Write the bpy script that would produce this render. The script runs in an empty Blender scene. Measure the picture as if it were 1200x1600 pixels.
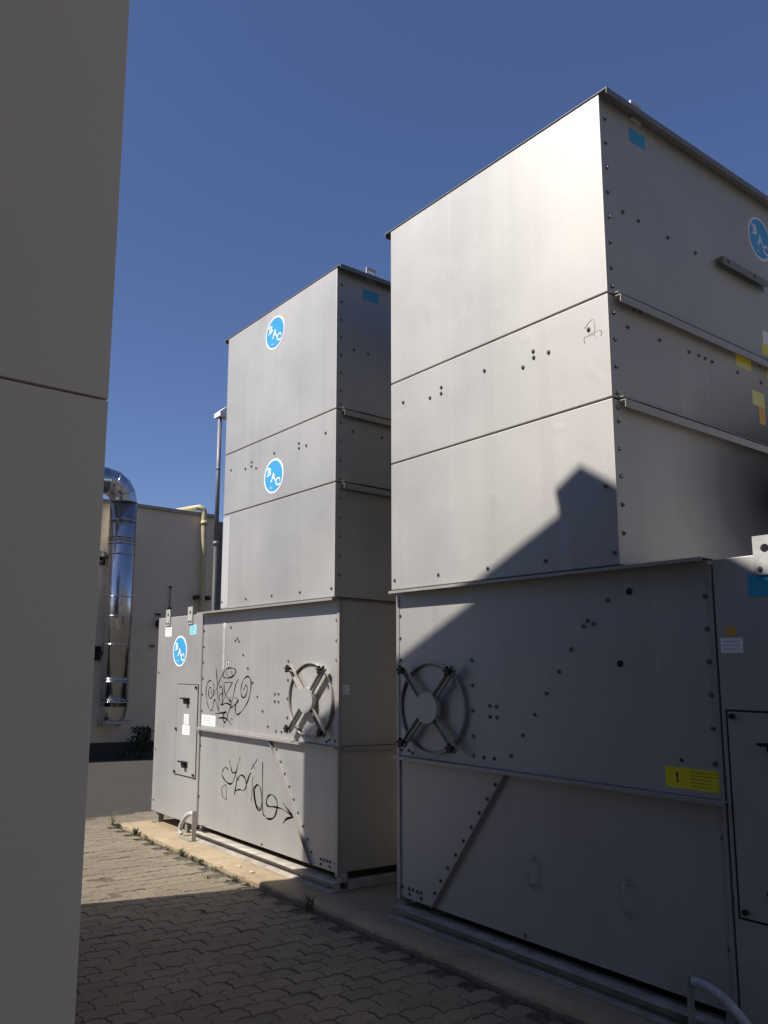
import bpy, bmesh, math, random
from mathutils import Vector, Matrix
random.seed(7)
R = math.radians
scene = bpy.context.scene
COL = scene.collection

# ------------------------------------------------------------ camera
cd = bpy.data.cameras.new('camera'); cam = bpy.data.objects.new('camera', cd); COL.objects.link(cam)
yaw, pit, rol = R(-56.645), R(8.736), R(1.140)
F = Vector((math.sin(yaw)*math.cos(pit), math.cos(yaw)*math.cos(pit), math.sin(pit)))
Rt = Vector((math.cos(yaw), -math.sin(yaw), 0)); Up = Rt.cross(F)
R2 = Rt*math.cos(rol)+Up*math.sin(rol); U2 = -Rt*math.sin(rol)+Up*math.cos(rol)
M = Matrix.Identity(4)
for i in range(3):
    M[i][0] = R2[i]; M[i][1] = U2[i]; M[i][2] = -F[i]
M.translation = Vector((4.1817, -3.7582, 1.6298))
cam.matrix_world = M
cd.sensor_fit = 'HORIZONTAL'; cd.sensor_width = 36; cd.lens = 36*1251.94/1200
cd.shift_x = 166.67/1200; cd.shift_y = 60.14/1200
cd.clip_start = 0.05; cd.clip_end = 3000
scene.camera = cam

# ------------------------------------------------------------ light
SUN = Vector((0.18, 1.0, -1.3)).normalized()
el = math.asin(-SUN.z)
w = bpy.data.worlds.new('World'); scene.world = w; w.use_nodes = True
nt = w.node_tree; bg = nt.nodes['Background']
sky = nt.nodes.new('ShaderNodeTexSky'); sky.sky_type = 'NISHITA'; sky.sun_disc = False
sky.sun_elevation = el; sky.sun_rotation = math.atan2(-SUN.x, -SUN.y)
sky.altitude = 200; sky.air_density = 1.0; sky.dust_density = 0.5; sky.ozone_density = 6.0
tint = nt.nodes.new('ShaderNodeMix'); tint.data_type = 'RGBA'; tint.blend_type = 'MULTIPLY'; tint.inputs[0].default_value = 1
tint.inputs[7].default_value = (1.02, 0.95, 1.09, 1); nt.links.new(sky.outputs[0], tint.inputs[6])   # camera white balance of the sky
nt.links.new(tint.outputs[2], bg.inputs[0]); bg.inputs[1].default_value = 0.073
sl = bpy.data.lights.new('sun', 'SUN'); sl.energy = 5.0; sl.angle = R(0.53); sl.color = (1, 0.96, 0.90)
so = bpy.data.objects.new('sun', sl); COL.objects.link(so); so.rotation_mode = 'QUATERNION'
so.rotation_quaternion = SUN.to_track_quat('-Z', 'Y'); so.location = (0, -10, 20)
vs = scene.view_settings; vs.view_transform = 'Standard'; vs.look = 'None'; vs.gamma = 1; vs.exposure = 0.42

# ------------------------------------------------------------ materials
def newmat(name):
    m = bpy.data.materials.new(name); m.use_nodes = True
    return m, m.node_tree, m.node_tree.nodes['Principled BSDF']
def node(t, kind, **kw):
    n = t.nodes.new(kind)
    for k, v in kw.items(): setattr(n, k, v)
    return n
def pos(t, scale=(1, 1, 1), loc=(0, 0, 0)):
    g = node(t, 'ShaderNodeNewGeometry'); mp = node(t, 'ShaderNodeMapping')
    mp.inputs['Scale'].default_value = scale; mp.inputs['Location'].default_value = loc
    t.links.new(g.outputs['Position'], mp.inputs[0]); return mp.outputs[0]
def noise(t, vec, sc, det=4, rough=0.55):
    n = node(t, 'ShaderNodeTexNoise'); n.inputs['Scale'].default_value = sc
    n.inputs['Detail'].default_value = det; n.inputs['Roughness'].default_value = rough
    t.links.new(vec, n.inputs['Vector']); return n.outputs[0]
def ramp(t, f, stops):
    r = node(t, 'ShaderNodeValToRGB'); e = r.color_ramp.elements
    while len(e) < len(stops): e.new(0.5)
    for i, (p, c) in enumerate(stops):
        e[i].position = p; e[i].color = (*c, 1) if len(c) == 3 else c
    t.links.new(f, r.inputs[0]); return r.outputs[0]
def mix(t, f, a, b, mode='MIX'):
    n = node(t, 'ShaderNodeMix', data_type='RGBA', blend_type=mode)
    for s, v in ((0, f), (6, a), (7, b)):
        if isinstance(v, (int, float)): n.inputs[s].default_value = v
        elif isinstance(v, tuple): n.inputs[s].default_value = (*v, 1)
        else: t.links.new(v, n.inputs[s])
    return n.outputs[2]
def math_(t, op, a, b=0.0):
    n = node(t, 'ShaderNodeMath', operation=op)
    for i, v in enumerate((a, b)):
        if isinstance(v, (int, float)): n.inputs[i].default_value = v
        else: t.links.new(v, n.inputs[i])
    return n.outputs[0]
def g(v): return (v, v, v)
def bump(t, bs, h, strength, dist):
    b = node(t, 'ShaderNodeBump'); b.inputs['Strength'].default_value = strength; b.inputs['Distance'].default_value = dist
    t.links.new(h, b.inputs['Height']); t.links.new(b.outputs[0], bs.inputs['Normal'])

def metal_panel(name, base=(0.545, 0.525, 0.492), metallic=0.80, rough=0.62, dark_patch=False):
    m, t, b = newmat(name)
    big = noise(t, pos(t), 0.9, 5)
    streak = noise(t, pos(t, (9, 9, 0.35)), 1.0, 6, 0.6)
    streak2 = noise(t, pos(t, (30, 30, 0.8), (3, 1, 7)), 1.0, 3, 0.5)
    fine = noise(t, pos(t), 140, 3)
    c = mix(t, ramp(t, big, [(0.3, g(0.0)), (0.7, g(1.0))]), tuple(x*0.90 for x in base), tuple(min(1, x*1.08) for x in base))
    c = mix(t, ramp(t, streak, [(0.5, g(0.0)), (0.78, g(0.22))]), c, (base[0]*0.66, base[1]*0.65, base[2]*0.62))
    c = mix(t, ramp(t, streak2, [(0.6, g(0.0)), (0.85, g(0.12))]), c, (0.66, 0.66, 0.64))
    c = mix(t, ramp(t, fine, [(0.4, g(0.0)), (0.6, g(0.10))]), c, tuple(x*0.75 for x in base))
    if dark_patch:   # soft blue-black patch in the colour of the side casing
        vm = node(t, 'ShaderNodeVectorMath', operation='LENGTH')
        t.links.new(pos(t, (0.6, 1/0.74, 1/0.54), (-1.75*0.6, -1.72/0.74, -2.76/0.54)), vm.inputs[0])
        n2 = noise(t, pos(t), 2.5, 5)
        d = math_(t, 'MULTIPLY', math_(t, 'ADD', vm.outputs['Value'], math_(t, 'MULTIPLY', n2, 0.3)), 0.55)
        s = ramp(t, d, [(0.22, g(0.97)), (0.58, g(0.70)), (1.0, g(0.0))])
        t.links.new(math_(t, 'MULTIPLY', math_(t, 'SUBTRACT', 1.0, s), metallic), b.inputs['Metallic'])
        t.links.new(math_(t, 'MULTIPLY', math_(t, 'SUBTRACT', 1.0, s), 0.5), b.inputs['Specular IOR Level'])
    t.links.new(c, b.inputs['Base Color'])
    if not dark_patch: b.inputs['Metallic'].default_value = metallic
    t.links.new(ramp(t, big, [(0.25, g(rough-0.05)), (0.75, g(rough+0.06))]), b.inputs['Roughness'])
    vo = node(t, 'ShaderNodeTexVoronoi'); vo.inputs['Scale'].default_value = 55; t.links.new(pos(t), vo.inputs['Vector'])
    c = mix(t, ramp(t, vo.outputs['Color'], [(0.0, g(0.10)), (1.0, g(0.0))]), c, tuple(x*0.72 for x in base))
    drip = noise(t, pos(t, (16, 16, 0.22), (1, 4, 2)), 1.0, 2, 0.4); low = noise(t, pos(t, (1.3, 1.3, 0.6), (6, 2, 3)), 1.0, 3)
    df = math_(t, 'MULTIPLY', ramp(t, drip, [(0.60, g(0.0)), (0.74, g(0.22))]), ramp(t, low, [(0.42, g(0.0)), (0.6, g(1.0))]))
    c = mix(t, df, c, (0.72, 0.71, 0.68))
    if dark_patch: c = mix(t, s, c, (0.010, 0.013, 0.022))
    t.links.new(c, b.inputs['Base Color'])
    wob = noise(t, pos(t, (1, 1, 0.8), (2, 5, 1)), 1.3, 1)
    dent = noise(t, pos(t, (1, 1, 1), (7, 1, 3)), 5.0, 1); dent = ramp(t, dent, [(0.66, g(0.0)), (0.80, g(0.10))])
    wob = math_(t, 'ADD', wob, dent)
    hh = math_(t, 'ADD', wob, math_(t, 'MULTIPLY', noise(t, pos(t), 60, 2), 0.004))
    bump(t, b, hh, 0.25, 0.03)
    return m
def plain(name, col, rough=0.5, metallic=0.0, var=0.12, sc=6):
    m, t, b = newmat(name)
    n = noise(t, pos(t), sc, 5)
    c = mix(t, ramp(t, n, [(0.3, g(0.0)), (0.7, g(1.0))]), tuple(x*(1-var) for x in col), tuple(min(1, x*(1+var)) for x in col))
    t.links.new(c, b.inputs['Base Color']); b.inputs['Roughness'].default_value = rough; b.inputs['Metallic'].default_value = metallic
    return m
PANEL = metal_panel('galvanised_panel'); PANEL_PATCH = metal_panel('galvanised_panel_patch', dark_patch=True)
EDGE = metal_panel('galvanised_flange', (0.44, 0.41, 0.375), 0.5, 0.5)
EDGED = metal_panel('dark_flange', (0.24, 0.235, 0.225), 0.3, 0.6)  # flange metal in a darker tone
RAIL = plain('weathered_rail', (0.42, 0.38, 0.32), 0.7, 0.2, 0.3, 9)
DARK = plain('dark_gap', (0.02, 0.02, 0.02), 0.9)
BOLT = plain('bolt_steel', (0.17, 0.16, 0.15), 0.5, 0.5, 0.3, 40)
KNOB = plain('black_knob', (0.012, 0.012, 0.012), 0.45)
WHITE = plain('white_vinyl', (0.82, 0.82, 0.80), 0.4, 0, 0.04)
BLUE = plain('blue_vinyl', (0.055, 0.36, 0.66), 0.4, 0, 0.06)
CYAN = plain('cyan_vinyl', (0.04, 0.36, 0.52), 0.4, 0, 0.1)
PALECYAN = plain('faded_cyan_vinyl', (0.35, 0.66, 0.70), 0.5, 0, 0.1, 40)
YELLOW = plain('yellow_vinyl', (0.80, 0.66, 0.03), 0.4, 0, 0.06)
PALEYEL = plain('pale_yellow_vinyl', (0.66, 0.62, 0.20), 0.5, 0, 0.06)
ORANGE = plain('orange_vinyl', (0.66, 0.36, 0.04), 0.5, 0, 0.06)
DARKYEL = plain('faded_print', (0.42, 0.34, 0.02), 0.5)
INK = plain('black_marker', (0.022, 0.022, 0.024), 0.5, 0, 0.9, 14)
GREYINK = plain('grey_print', (0.40, 0.42, 0.42), 0.5)
SCRATCH = plain('pencil_scratch', (0.52, 0.50, 0.47), 0.6)
CAULK = plain('white_caulk', (0.70, 0.70, 0.67), 0.6)
LUG = plain('zinc_lug', (0.55, 0.54, 0.51), 0.45, 0.3, 0.15, 20)
LIGHTZ = metal_panel('bright_galvanised', (0.74, 0.72, 0.69), 0.5, 0.45)
PIPEG = plain('grey_plastic_pipe', (0.42, 0.42, 0.40), 0.5, 0, 0.15, 20)
YPIPE = plain('yellow_gas_paint', (0.50, 0.44, 0.24), 0.5, 0, 0.12)
POLE = plain('pole_paint', (0.20, 0.20, 0.20), 0.5, 0.2)
LAMPW = plain('lamp_housing', (0.72, 0.72, 0.72), 0.4)
SOIL = plain('joint_soil', (0.085, 0.070, 0.050), 0.95, 0, 0.35, 25)
LEAF = plain('weed_leaf', (0.085, 0.095, 0.035), 0.7, 0, 0.4, 30)
DRYLEAF = plain('dry_weed', (0.16, 0.13, 0.05), 0.8, 0, 0.3, 30)
STONE = plain('pebble', (0.40, 0.34, 0.26), 0.85, 0, 0.2, 30)

def mirror_steel():
    m, t, b = newmat('polished_steel')
    n = noise(t, pos(t, (1, 1, 0.5)), 7, 3)
    b.inputs['Metallic'].default_value = 1; b.inputs['Base Color'].default_value = (0.56, 0.56, 0.56, 1)
    b.inputs['Roughness'].default_value = 0.2
    bump(t, b, n, 0.35, 0.02)
    return m
STEEL = mirror_steel()
def concrete(name, a, b_, sc=1.2, bs=0.35, dirt=1.0):
    m, t, b = newmat(name)
    n1 = noise(t, pos(t), sc, 7, 0.65); n2 = noise(t, pos(t), 45, 5, 0.7); n3 = noise(t, pos(t, loc=(4, 4, 0)), 4.5, 5, 0.6)
    c = mix(t, ramp(t, n1, [(0.32, g(0.0)), (0.68, g(1.0))]), a, b_)
    c = mix(t, ramp(t, n3, [(0.52, g(0.0)), (0.75, g(0.55*dirt))]), c, tuple(x*0.55 for x in a))
    c = mix(t, ramp(t, n2, [(0.35, g(0.28*dirt)), (0.55, g(0.0))]), c, tuple(x*0.4 for x in a))
    t.links.new(c, b.inputs['Base Color']); b.inputs['Roughness'].default_value = 0.92
    bump(t, b, n2, bs, 0.006)
    return m
SLAB = concrete('slab_concrete', (0.27, 0.20, 0.122), (0.385, 0.30, 0.19))
WALLC = concrete('cladding_left', (0.86, 0.75, 0.60), (0.87, 0.76, 0.61), 0.5, 0.01, 0.06)
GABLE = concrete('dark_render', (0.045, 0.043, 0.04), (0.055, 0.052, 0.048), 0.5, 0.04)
GABLE2 = concrete('block_render', (0.54, 0.485, 0.395), (0.58, 0.52, 0.425), 0.5, 0.04)
BGWALL = concrete('background_wall', (0.74, 0.62, 0.46), (0.78, 0.66, 0.49), 0.5, 0.03, 0.25)
ASPH = concrete('asphalt', (0.040, 0.035, 0.028), (0.050, 0.043, 0.035), 0.8, 0.5)
def paver_mat():
    m, t, b = newmat('paver_concrete')
    n1 = noise(t, pos(t), 1.1, 6, 0.6); n2 = noise(t, pos(t), 60, 5, 0.7); n3 = noise(t, pos(t, loc=(9, 2, 0)), 5, 6, 0.7)
    isl = node(t, 'ShaderNodeNewGeometry')
    c = mix(t, ramp(t, n1, [(0.3, g(0.0)), (0.7, g(1.0))]), (0.165, 0.130, 0.090), (0.225, 0.185, 0.132))
    c = mix(t, ramp(t, isl.outputs['Random Per Island'], [(0.0, g(0.35)), (0.5, g(0.0)), (1.0, g(0.0))]), c, (0.11, 0.09, 0.066))
    c = mix(t, ramp(t, n3, [(0.55, g(0.0)), (0.8, g(0.6))]), c, (0.08, 0.066, 0.048))
    c = mix(t, ramp(t, n2, [(0.4, g(0.3)), (0.6, g(0.0))]), c, (0.07, 0.06, 0.045))
    t.links.new(c, b.inputs['Base Color']); b.inputs['Roughness'].default_value = 0.93
    bump(t, b, n2, 0.5, 0.006)
    return m
PAVER = paver_mat()

# ------------------------------------------------------------ mesh helpers
class MB:
    def __init__(s): s.bm = bmesh.new()
    def box(s, a, b, bev=0.0):
        lo = [min(a[i], b[i]) for i in range(3)]; hi = [max(a[i], b[i]) for i in range(3)]
        r = bmesh.ops.create_cube(s.bm, size=1)
        for v in r['verts']:
            v.co = Vector([lo[i]+(v.co[i]+0.5)*(hi[i]-lo[i]) for i in range(3)])
        if bev:
            es = list({e for v in r['verts'] for e in v.link_edges})
            bmesh.ops.bevel(s.bm, geom=es, offset=bev, segments=2, affect='EDGES', profile=0.5)
        return s
    def prism(s, poly, axis, a, b):
        """poly: 2-D outline in the other two axes (order xyz without axis)"""
        def P(p, k):
            q = list(p); q.insert('xyz'.index(axis), k); return Vector(q)
        v0 = [s.bm.verts.new(P(p, a)) for p in poly]; v1 = [s.bm.verts.new(P(p, b)) for p in poly]
        n = len(poly)
        s.bm.faces.new(v0); s.bm.faces.new(v1[::-1])
        for i in range(n): s.bm.faces.new((v0[i], v0[(i+1) % n], v1[(i+1) % n], v1[i]))
        return s
    def cyl(s, a, b, r, r2=None, n=16, caps=True):
        a = Vector(a); b = Vector(b); r2 = r if r2 is None else r2
        d = (b-a).normalized(); u = d.orthogonal().normalized(); v = d.cross(u)
        A = [s.bm.verts.new(a+(u*math.cos(t)+v*math.sin(t))*r) for t in [2*math.pi*i/n for i in range(n)]]
        B = [s.bm.verts.new(b+(u*math.cos(t)+v*math.sin(t))*r2) for t in [2*math.pi*i/n for i in range(n)]]
        for i in range(n):
            f = s.bm.faces.new((A[i], A[(i+1) % n], B[(i+1) % n], B[i])); f.smooth = n > 10
        if caps: s.bm.faces.new(A[::-1]); s.bm.faces.new(B)
        return s
    def tube(s, pts, r, n=12, smooth=True):
        pts = [Vector(p) for p in pts]; rings = []; u = None
        rr = r if isinstance(r, (list, tuple)) else [r]*len(pts)
        for i, p in enumerate(pts):
            d = (pts[min(i+1, len(pts)-1)]-pts[max(i-1, 0)]).normalized()
            if u is None: u = d.orthogonal().normalized()
            u = (u-d*u.dot(d)).normalized(); v = d.cross(u)
            rings.append([s.bm.verts.new(p+(u*math.cos(t)+v*math.sin(t))*rr[i]) for t in [2*math.pi*k/n for k in range(n)]])
        for A, B in zip(rings, rings[1:]):
            for i in range(n):
                f = s.bm.faces.new((A[i], A[(i+1) % n], B[(i+1) % n], B[i])); f.smooth = smooth
        s.bm.faces.new(rings[0][::-1]); s.bm.faces.new(rings[-1])
        return s
    def ring(s, c, axis, ro, ri, a, b, n=48):
        """flat band ring round axis (x or y) from a to b"""
        c = Vector(c); k = 'xyz'.index(axis); o = [i for i in range(3) if i != k]
        def P(r, t, h):
            p = c.copy(); p[o[0]] += r*math.cos(t); p[o[1]] += r*math.sin(t); p[k] = h; return p
        L = [[s.bm.verts.new(P(r, 2*math.pi*i/n, h)) for i in range(n)] for r, h in ((ro, a), (ro, b), (ri, b), (ri, a))]
        for j in range(4):
            A, B = L[j], L[(j+1) % 4]
            for i in range(n):
                f = s.bm.faces.new((A[i], A[(i+1) % n], B[(i+1) % n], B[i])); f.smooth = j in (0, 2)
        return s
    def build(s, name, mat, parent=None):
        bmesh.ops.recalc_face_normals(s.bm, faces=s.bm.faces)
        me = bpy.data.meshes.new(name)
        org = Vector((0, 0, 0))
        if parent is not None: org = wloc(parent)
        for v in s.bm.verts: v.co -= org
        s.bm.to_mesh(me); s.bm.free()
        me.materials.append(mat)
        o = bpy.data.objects.new(name, me); COL.objects.link(o)
        if parent is not None: o.parent = parent
        return o
def wloc(o):
    p = Vector((0, 0, 0))
    while o is not None: p += o.location; o = o.parent
    return p
def thing(name, label, cat, loc=(0, 0, 0), group=None):
    o = bpy.data.objects.new(name, None); COL.objects.link(o); o.location = loc; o.empty_display_size = 0.2
    o['label'] = label; o['category'] = cat
    if group: o['group'] = group
    return o
def tag(o, label, cat, group=None):
    o['label'] = label; o['category'] = cat
    if group: o['group'] = group
    return o
def structure(o): o['kind'] = 'structure'; return o
def spline(pts, n=6):
    if len(pts) < 3: return pts
    out = []; P = [pts[0]]+list(pts)+[pts[-1]]
    for i in range(1, len(P)-2):
        a, b, c, d = [Vector(p) for p in P[i-1:i+3]]
        for k in range(n):
            t = k/n
            out.append(0.5*((2*b)+(c-a)*t+(2*a-5*b+4*c-d)*t*t+(-a+3*b-3*c+d)*t**3))
    out.append(Vector(P[-2])); return out

# ------------------------------------------------------------ ground
gr = MB(); gr.prism([(-250, -250), (250, -250), (250, 250), (-250, 250)], 'z', -0.5, 0.030)
structure(gr.build('ground', ASPH))
sl_ = MB(); sl_.prism([(-4.22, -14), (8, -14), (8, 3.5), (-4.97, 3.5), (-4.22, -3.0)], 'z', 0.0, 0.034)
structure(sl_.build('paver_bedding', SOIL))

def zz(t):   # zigzag of the interlocking stones
    t = t % 1.0
    return 0.5 if t < 0.15 else (0.5-(t-0.15)/0.2 if t < 0.35 else (-0.5 if t < 0.65 else (-0.5+(t-0.65)/0.2 if t < 0.85 else 0.5)))
def pavers():
    bm = bmesh.new(); L, W = 0.20, 0.11; A = 0.0125; gap = 0.0020
    rnd = random.Random(3)
    ts = [0, 0.15, 0.35, 0.5, 0.65, 0.85]
    for i in range(-41, 50):
        for j in range(-29, 16):
            v0 = i*W; u0 = j*L+(L/2 if i % 2 else 0)   # u -> y, v -> x
            x, y = v0+W/2, u0+L/2
            if x < -4.45-(y+0.1)*0.26+0.04 or x > 5.2 or y < -4.9: continue
            if y > -0.42 and x > -3.92: continue
            if y > 2.6: continue
            pts = []
            per = L/2
            for k in range(2):
                for t in ts: pts.append((v0+A*zz(t), u0+(k+t)*per))
            ends = [0.0, 0.2, 0.4, 0.6, 0.8]
            pts.append((v0+A*zz(0), u0+L))
            e = 0.009
            mid = [(0.30, 0), (0.42, e), (0.62, e), (0.74, 0)]
            for f, d in mid: pts.append((v0+A*0.5+f*W, u0+L+d))
            top = []
            for k in range(2):
                for t in ts: top.append((v0+W+A*zz(t), u0+(k+t)*per))
            top.append((v0+W+A*zz(0), u0+L))
            pts += top[::-1]
            for f, d in mid[::-1]: pts.append((v0+A*0.5+f*W, u0+d))
            cx = sum(p[0] for p in pts)/len(pts); cy = sum(p[1] for p in pts)/len(pts)
            h = rnd.gauss(0, 0.0016); tx = rnd.gauss(0, 0.012); ty = rnd.gauss(0, 0.012)
            h += 0.004*math.sin(x*1.3)+0.003*math.sin(y*1.9+1)
            def ringv(off, z):
                out = []
                for px, py in pts:
                    dx, dy = px-cx, py-cy
                    sx = (abs(dx)-off)/abs(dx) if abs(dx) > off else 1; sy = (abs(dy)-off)/abs(dy) if abs(dy) > off else 1
                    qx, qy = cx+dx*sx, cy+dy*sy
                    out.append(bm.verts.new((qx, qy, z+h+(qx-cx)*tx+(qy-cy)*ty)))
                return out
            a = ringv(gap*0.6, 0.026); b = ringv(gap*0.6, 0.038); c = ringv(gap*0.6+0.004, 0.044)
            n = len(pts)
            for P, Q in ((a, b), (b, c)):
                for k in range(n): bm.faces.new((P[k], P[(k+1) % n], Q[(k+1) % n], Q[k]))
            bm.faces.new(c)
    bmesh.ops.recalc_face_normals(bm, faces=bm.faces)
    me = bpy.data.meshes.new('paved_yard'); bm.to_mesh(me); bm.free(); me.materials.append(PAVER)
    o = bpy.data.objects.new('paved_yard', me); COL.objects.link(o); structure(o)
pavers()

def slab():
    bm = bmesh.new(); rnd = random.Random(5)
    X0, X1, Y0, Y1 = -3.84, 6.0, -0.345, 3.9
    n = 330; rows = []
    offs = [0.0]
    for i in range(n+1):
        offs.append(offs[-1]*0.6+rnd.gauss(0, 0.0035))
    for i in range(n+1):
        x = X0+(X1-X0)*i/n; o = offs[i+1]; z = 0.08+rnd.gauss(0, 0.0006)
        rows.append([bm.verts.new((x, Y0+o-0.004, -0.02)), bm.verts.new((x, Y0+o, 0.062+rnd.gauss(0, 0.004))),
                     bm.verts.new((x, Y0+o+0.014, z-0.003)), bm.verts.new((x, Y0+0.05, z)), bm.verts.new((x, Y1, z))])
    for A, B in zip(rows, rows[1:]):
        for k in range(4): bm.faces.new((A[k], A[k+1], B[k+1], B[k]))
    a = rows[0]; b0 = bm.verts.new((X0, Y1, -0.02)); bm.faces.new((a[0], a[1], a[2], a[3], a[4], b0))
    bmesh.ops.recalc_face_normals(bm, faces=bm.faces)
    me = bpy.data.meshes.new('concrete_slab'); bm.to_mesh(me); bm.free(); me.materials.append(SLAB)
    o = bpy.data.objects.new('concrete_slab', me); COL.objects.link(o); structure(o)
slab()

# ------------------------------------------------------------ building on the left
WX, WY = 2.3117, -3.049
lb = thing('clad_building', 'tall grey clad building corner filling the left edge of the view', 'building', (WX, WY, 0))
X0b = -1.649
m = MB()   # gable body, lower course of cladding below the seam, then above
outline = [(X0b+0.02, 0.0), (WX-0.02, 0.0), (WX-0.02, 5.76), (0.995, 6.66), (0.835, 6.56), (0.86, 6.40), (X0b+0.02, 5.12)]
m.prism(outline, 'y', WY-11.0, WY-0.02); m.build('wall_core', DARK, lb)
m = MB(); zs = 2.307
m.box((WX-0.02, WY-11, 0.0), (WX, WY, zs-0.003), 0.002)
m.build('lower_cladding', WALLC, lb)
m = MB(); m.box((X0b, WY-0.02, 0.0), (WX-0.021, WY-0.002, zs+0.003)); m.build('gable_base', GABLE, lb)
m = MB()
m.box((WX-0.02, WY-11, zs+0.003), (WX, WY, 5.78), 0.002)
m.build('upper_cladding', WALLC, lb)
m = MB(); m.prism([(X0b, zs+0.003), (WX-0.021, zs+0.003), (WX-0.021, 5.79), (0.998, 6.687), (0.829, 6.579), (0.864, 6.441), (X0b, 5.144)], 'y', WY-0.02, WY-0.002)
m.build('gable_face', GABLE, lb)
m = MB(); m.box((WX-0.03, WY-11, 5.785), (WX+0.008, WY-0.03, 5.81)); m.build('eaves_flashing', EDGE, lb)
m = MB(); m.box((WX+0.01, -10.5, 0.0), (5.2, -5.0, 14.0), 0.01); m.build('sky_blocker', GABLE, lb)  # added unseen mass, cuts sky fill and bounce in the alley
m = MB(); m.cyl((-0.300, WY-0.1, 5.75), (-0.312, WY-0.1, 5.90), 0.012, 0.008, 8); m.build('roof_pin', POLE, lb)

block = thing('reflection_block', 'added unseen light-shaping hall across the yard to the right of the cooling towers', 'building', (10, 10, 0))  # out of view, added only to shape bounce light and side reflections
m = MB(); m.box((10, -4.5, 0.0), (22, 34, 10.5), 0.02); m.build('wall', GABLE2, block)
m = MB(); m.box((9.95, -4.55, 10.5), (22.05, 34.05, 10.7), 0.02); m.build('parapet_cap', EDGE, block)
# ------------------------------------------------------------ coolers
def bolt_mesh(axis, sgn):
    mb = MB(); d = Vector((0, 0, 0)); d['xyz'.index(axis)] = sgn
    mb.cyl((0, 0, 0), d*0.003, 0.0120, n=12); mb.cyl(d*0.003, d*0.010, 0.0080, 0.007, n=6)
    bmesh.ops.recalc_face_normals(mb.bm, faces=mb.bm.faces)
    me = bpy.data.meshes.new('bolt'); mb.bm.to_mesh(me); mb.bm.free(); me.materials.append(BOLT); return me
BY = bolt_mesh('y', -1); BX = bolt_mesh('x', 1)
def bolt(me, p, parent):
    o = bpy.data.objects.new('bolt', me); COL.objects.link(o); o.parent = parent; o.location = Vector(p)-wloc(parent)
    o.rotation_euler = (0, random.random() if me is BY else 0, 0) if me is BY else (random.random(), 0, 0)

def text_polys(ch, size, bold=0.03):
    c = bpy.data.curves.new('t', 'FONT'); c.body = ch; c.size = size; c.align_x = 'CENTER'; c.align_y = 'CENTER'
    c.offset = bold*size; c.extrude = 0.0004; c.resolution_u = 4
    o = bpy.data.objects.new('t', c); COL.objects.link(o)
    dg = bpy.context.evaluated_depsgraph_get(); me = bpy.data.meshes.new_from_object(o.evaluated_get(dg))
    bpy.data.objects.remove(o); bpy.data.curves.remove(c); return me
def decal_letters(items, fr, name, mat, parent):
    """items (char,u,v,size); fr maps (u,v,h) -> world"""
    bm = bmesh.new()
    for ch, u, v, s, bold in items:
        me = text_polys(ch, s, bold); n0 = len(bm.verts); bm.from_mesh(me); bm.verts.ensure_lookup_table()
        for q in bm.verts[n0:]: q.co = Vector((q.co.x+u, q.co.y+v, q.co.z))
        bpy.data.meshes.remove(me)
    org = wloc(parent)
    for q in bm.verts: q.co = fr(q.co.x, q.co.y, 0.0040+q.co.z)-org
    bmesh.ops.recalc_face_normals(bm, faces=bm.faces)
    me = bpy.data.meshes.new(name); bm.to_mesh(me); bm.free(); me.materials.append(mat)
    o = bpy.data.objects.new(name, me); COL.objects.link(o); o.parent = parent; return o
def flat(fr, poly, h0, h1, name, mat, parent):
    bm = bmesh.new(); n = len(poly)
    a = [bm.verts.new(fr(u, v, h0)) for u, v in poly]; b = [bm.verts.new(fr(u, v, h1)) for u, v in poly]
    bm.faces.new(a[::-1]); bm.faces.new(b)
    for i in range(n): bm.faces.new((a[i], a[(i+1) % n], b[(i+1) % n], b[i]))
    bmesh.ops.recalc_face_normals(bm, faces=bm.faces)
    org = wloc(parent)
    for v in bm.verts: v.co -= org
    me = bpy.data.meshes.new(name); bm.to_mesh(me); bm.free(); me.materials.append(mat)
    o = bpy.data.objects.new(name, me); COL.objects.link(o); o.parent = parent; return o
def circ(r, n=40, cx=0, cy=0): return [(cx+r*math.cos(2*math.pi*i/n), cy+r*math.sin(2*math.pi*i/n)) for i in range(n)]
def front(y): return lambda cx, cz: (lambda u, v, h: Vector((cx+u, y-h, cz+v)))
def side(x): return lambda cy, cz: (lambda u, v, h: Vector((x+h, cy+u, cz+v)))
def logo(fr, parent, r=0.155):
    d = flat(fr, circ(r), 0.0004, 0.0018, 'logo_sticker', WHITE, parent)
    flat(fr, circ(r*0.885), 0.0018, 0.0030, 'blue_disc', BLUE, d)
    k = r/0.155
    L = [('B', -0.066*k, 0.045*k, 0.098*k, 0.035), ('A', 0.0, -0.012*k, 0.098*k, 0.030), ('C', 0.068*k, -0.066*k, 0.098*k, 0.035),
         ('AC', -0.035*k, -0.100*k, 0.030*k, 0.0)]
    decal_letters(L, fr, 'lettering', WHITE, d)
    q = bmesh.new()
    for (u, v) in ((-0.098, 0.077), (-0.098, 0.013), (-0.032, -0.045), (0.032, -0.045), (0.102, -0.052)):
        r_ = bmesh.ops.create_cube(q, size=1)
        hw, hh = ((0.012, 0.005) if v != -0.052 else (0.005, 0.012))
        for vv in r_['verts']: vv.co = fr(u*k+vv.co.x*2*hw*k, v*k+vv.co.y*2*hh*k, 0.0038+vv.co.z*0.001)-wloc(d)
    me = bpy.data.meshes.new('serifs'); q.to_mesh(me); q.free(); me.materials.append(WHITE)
    o = bpy.data.objects.new('serifs', me); COL.objects.link(o); o.parent = d
    return d
def rect(w, h): return [(-w/2, -h/2), (w/2, -h/2), (w/2, h/2), (-w/2, h/2)]
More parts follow.
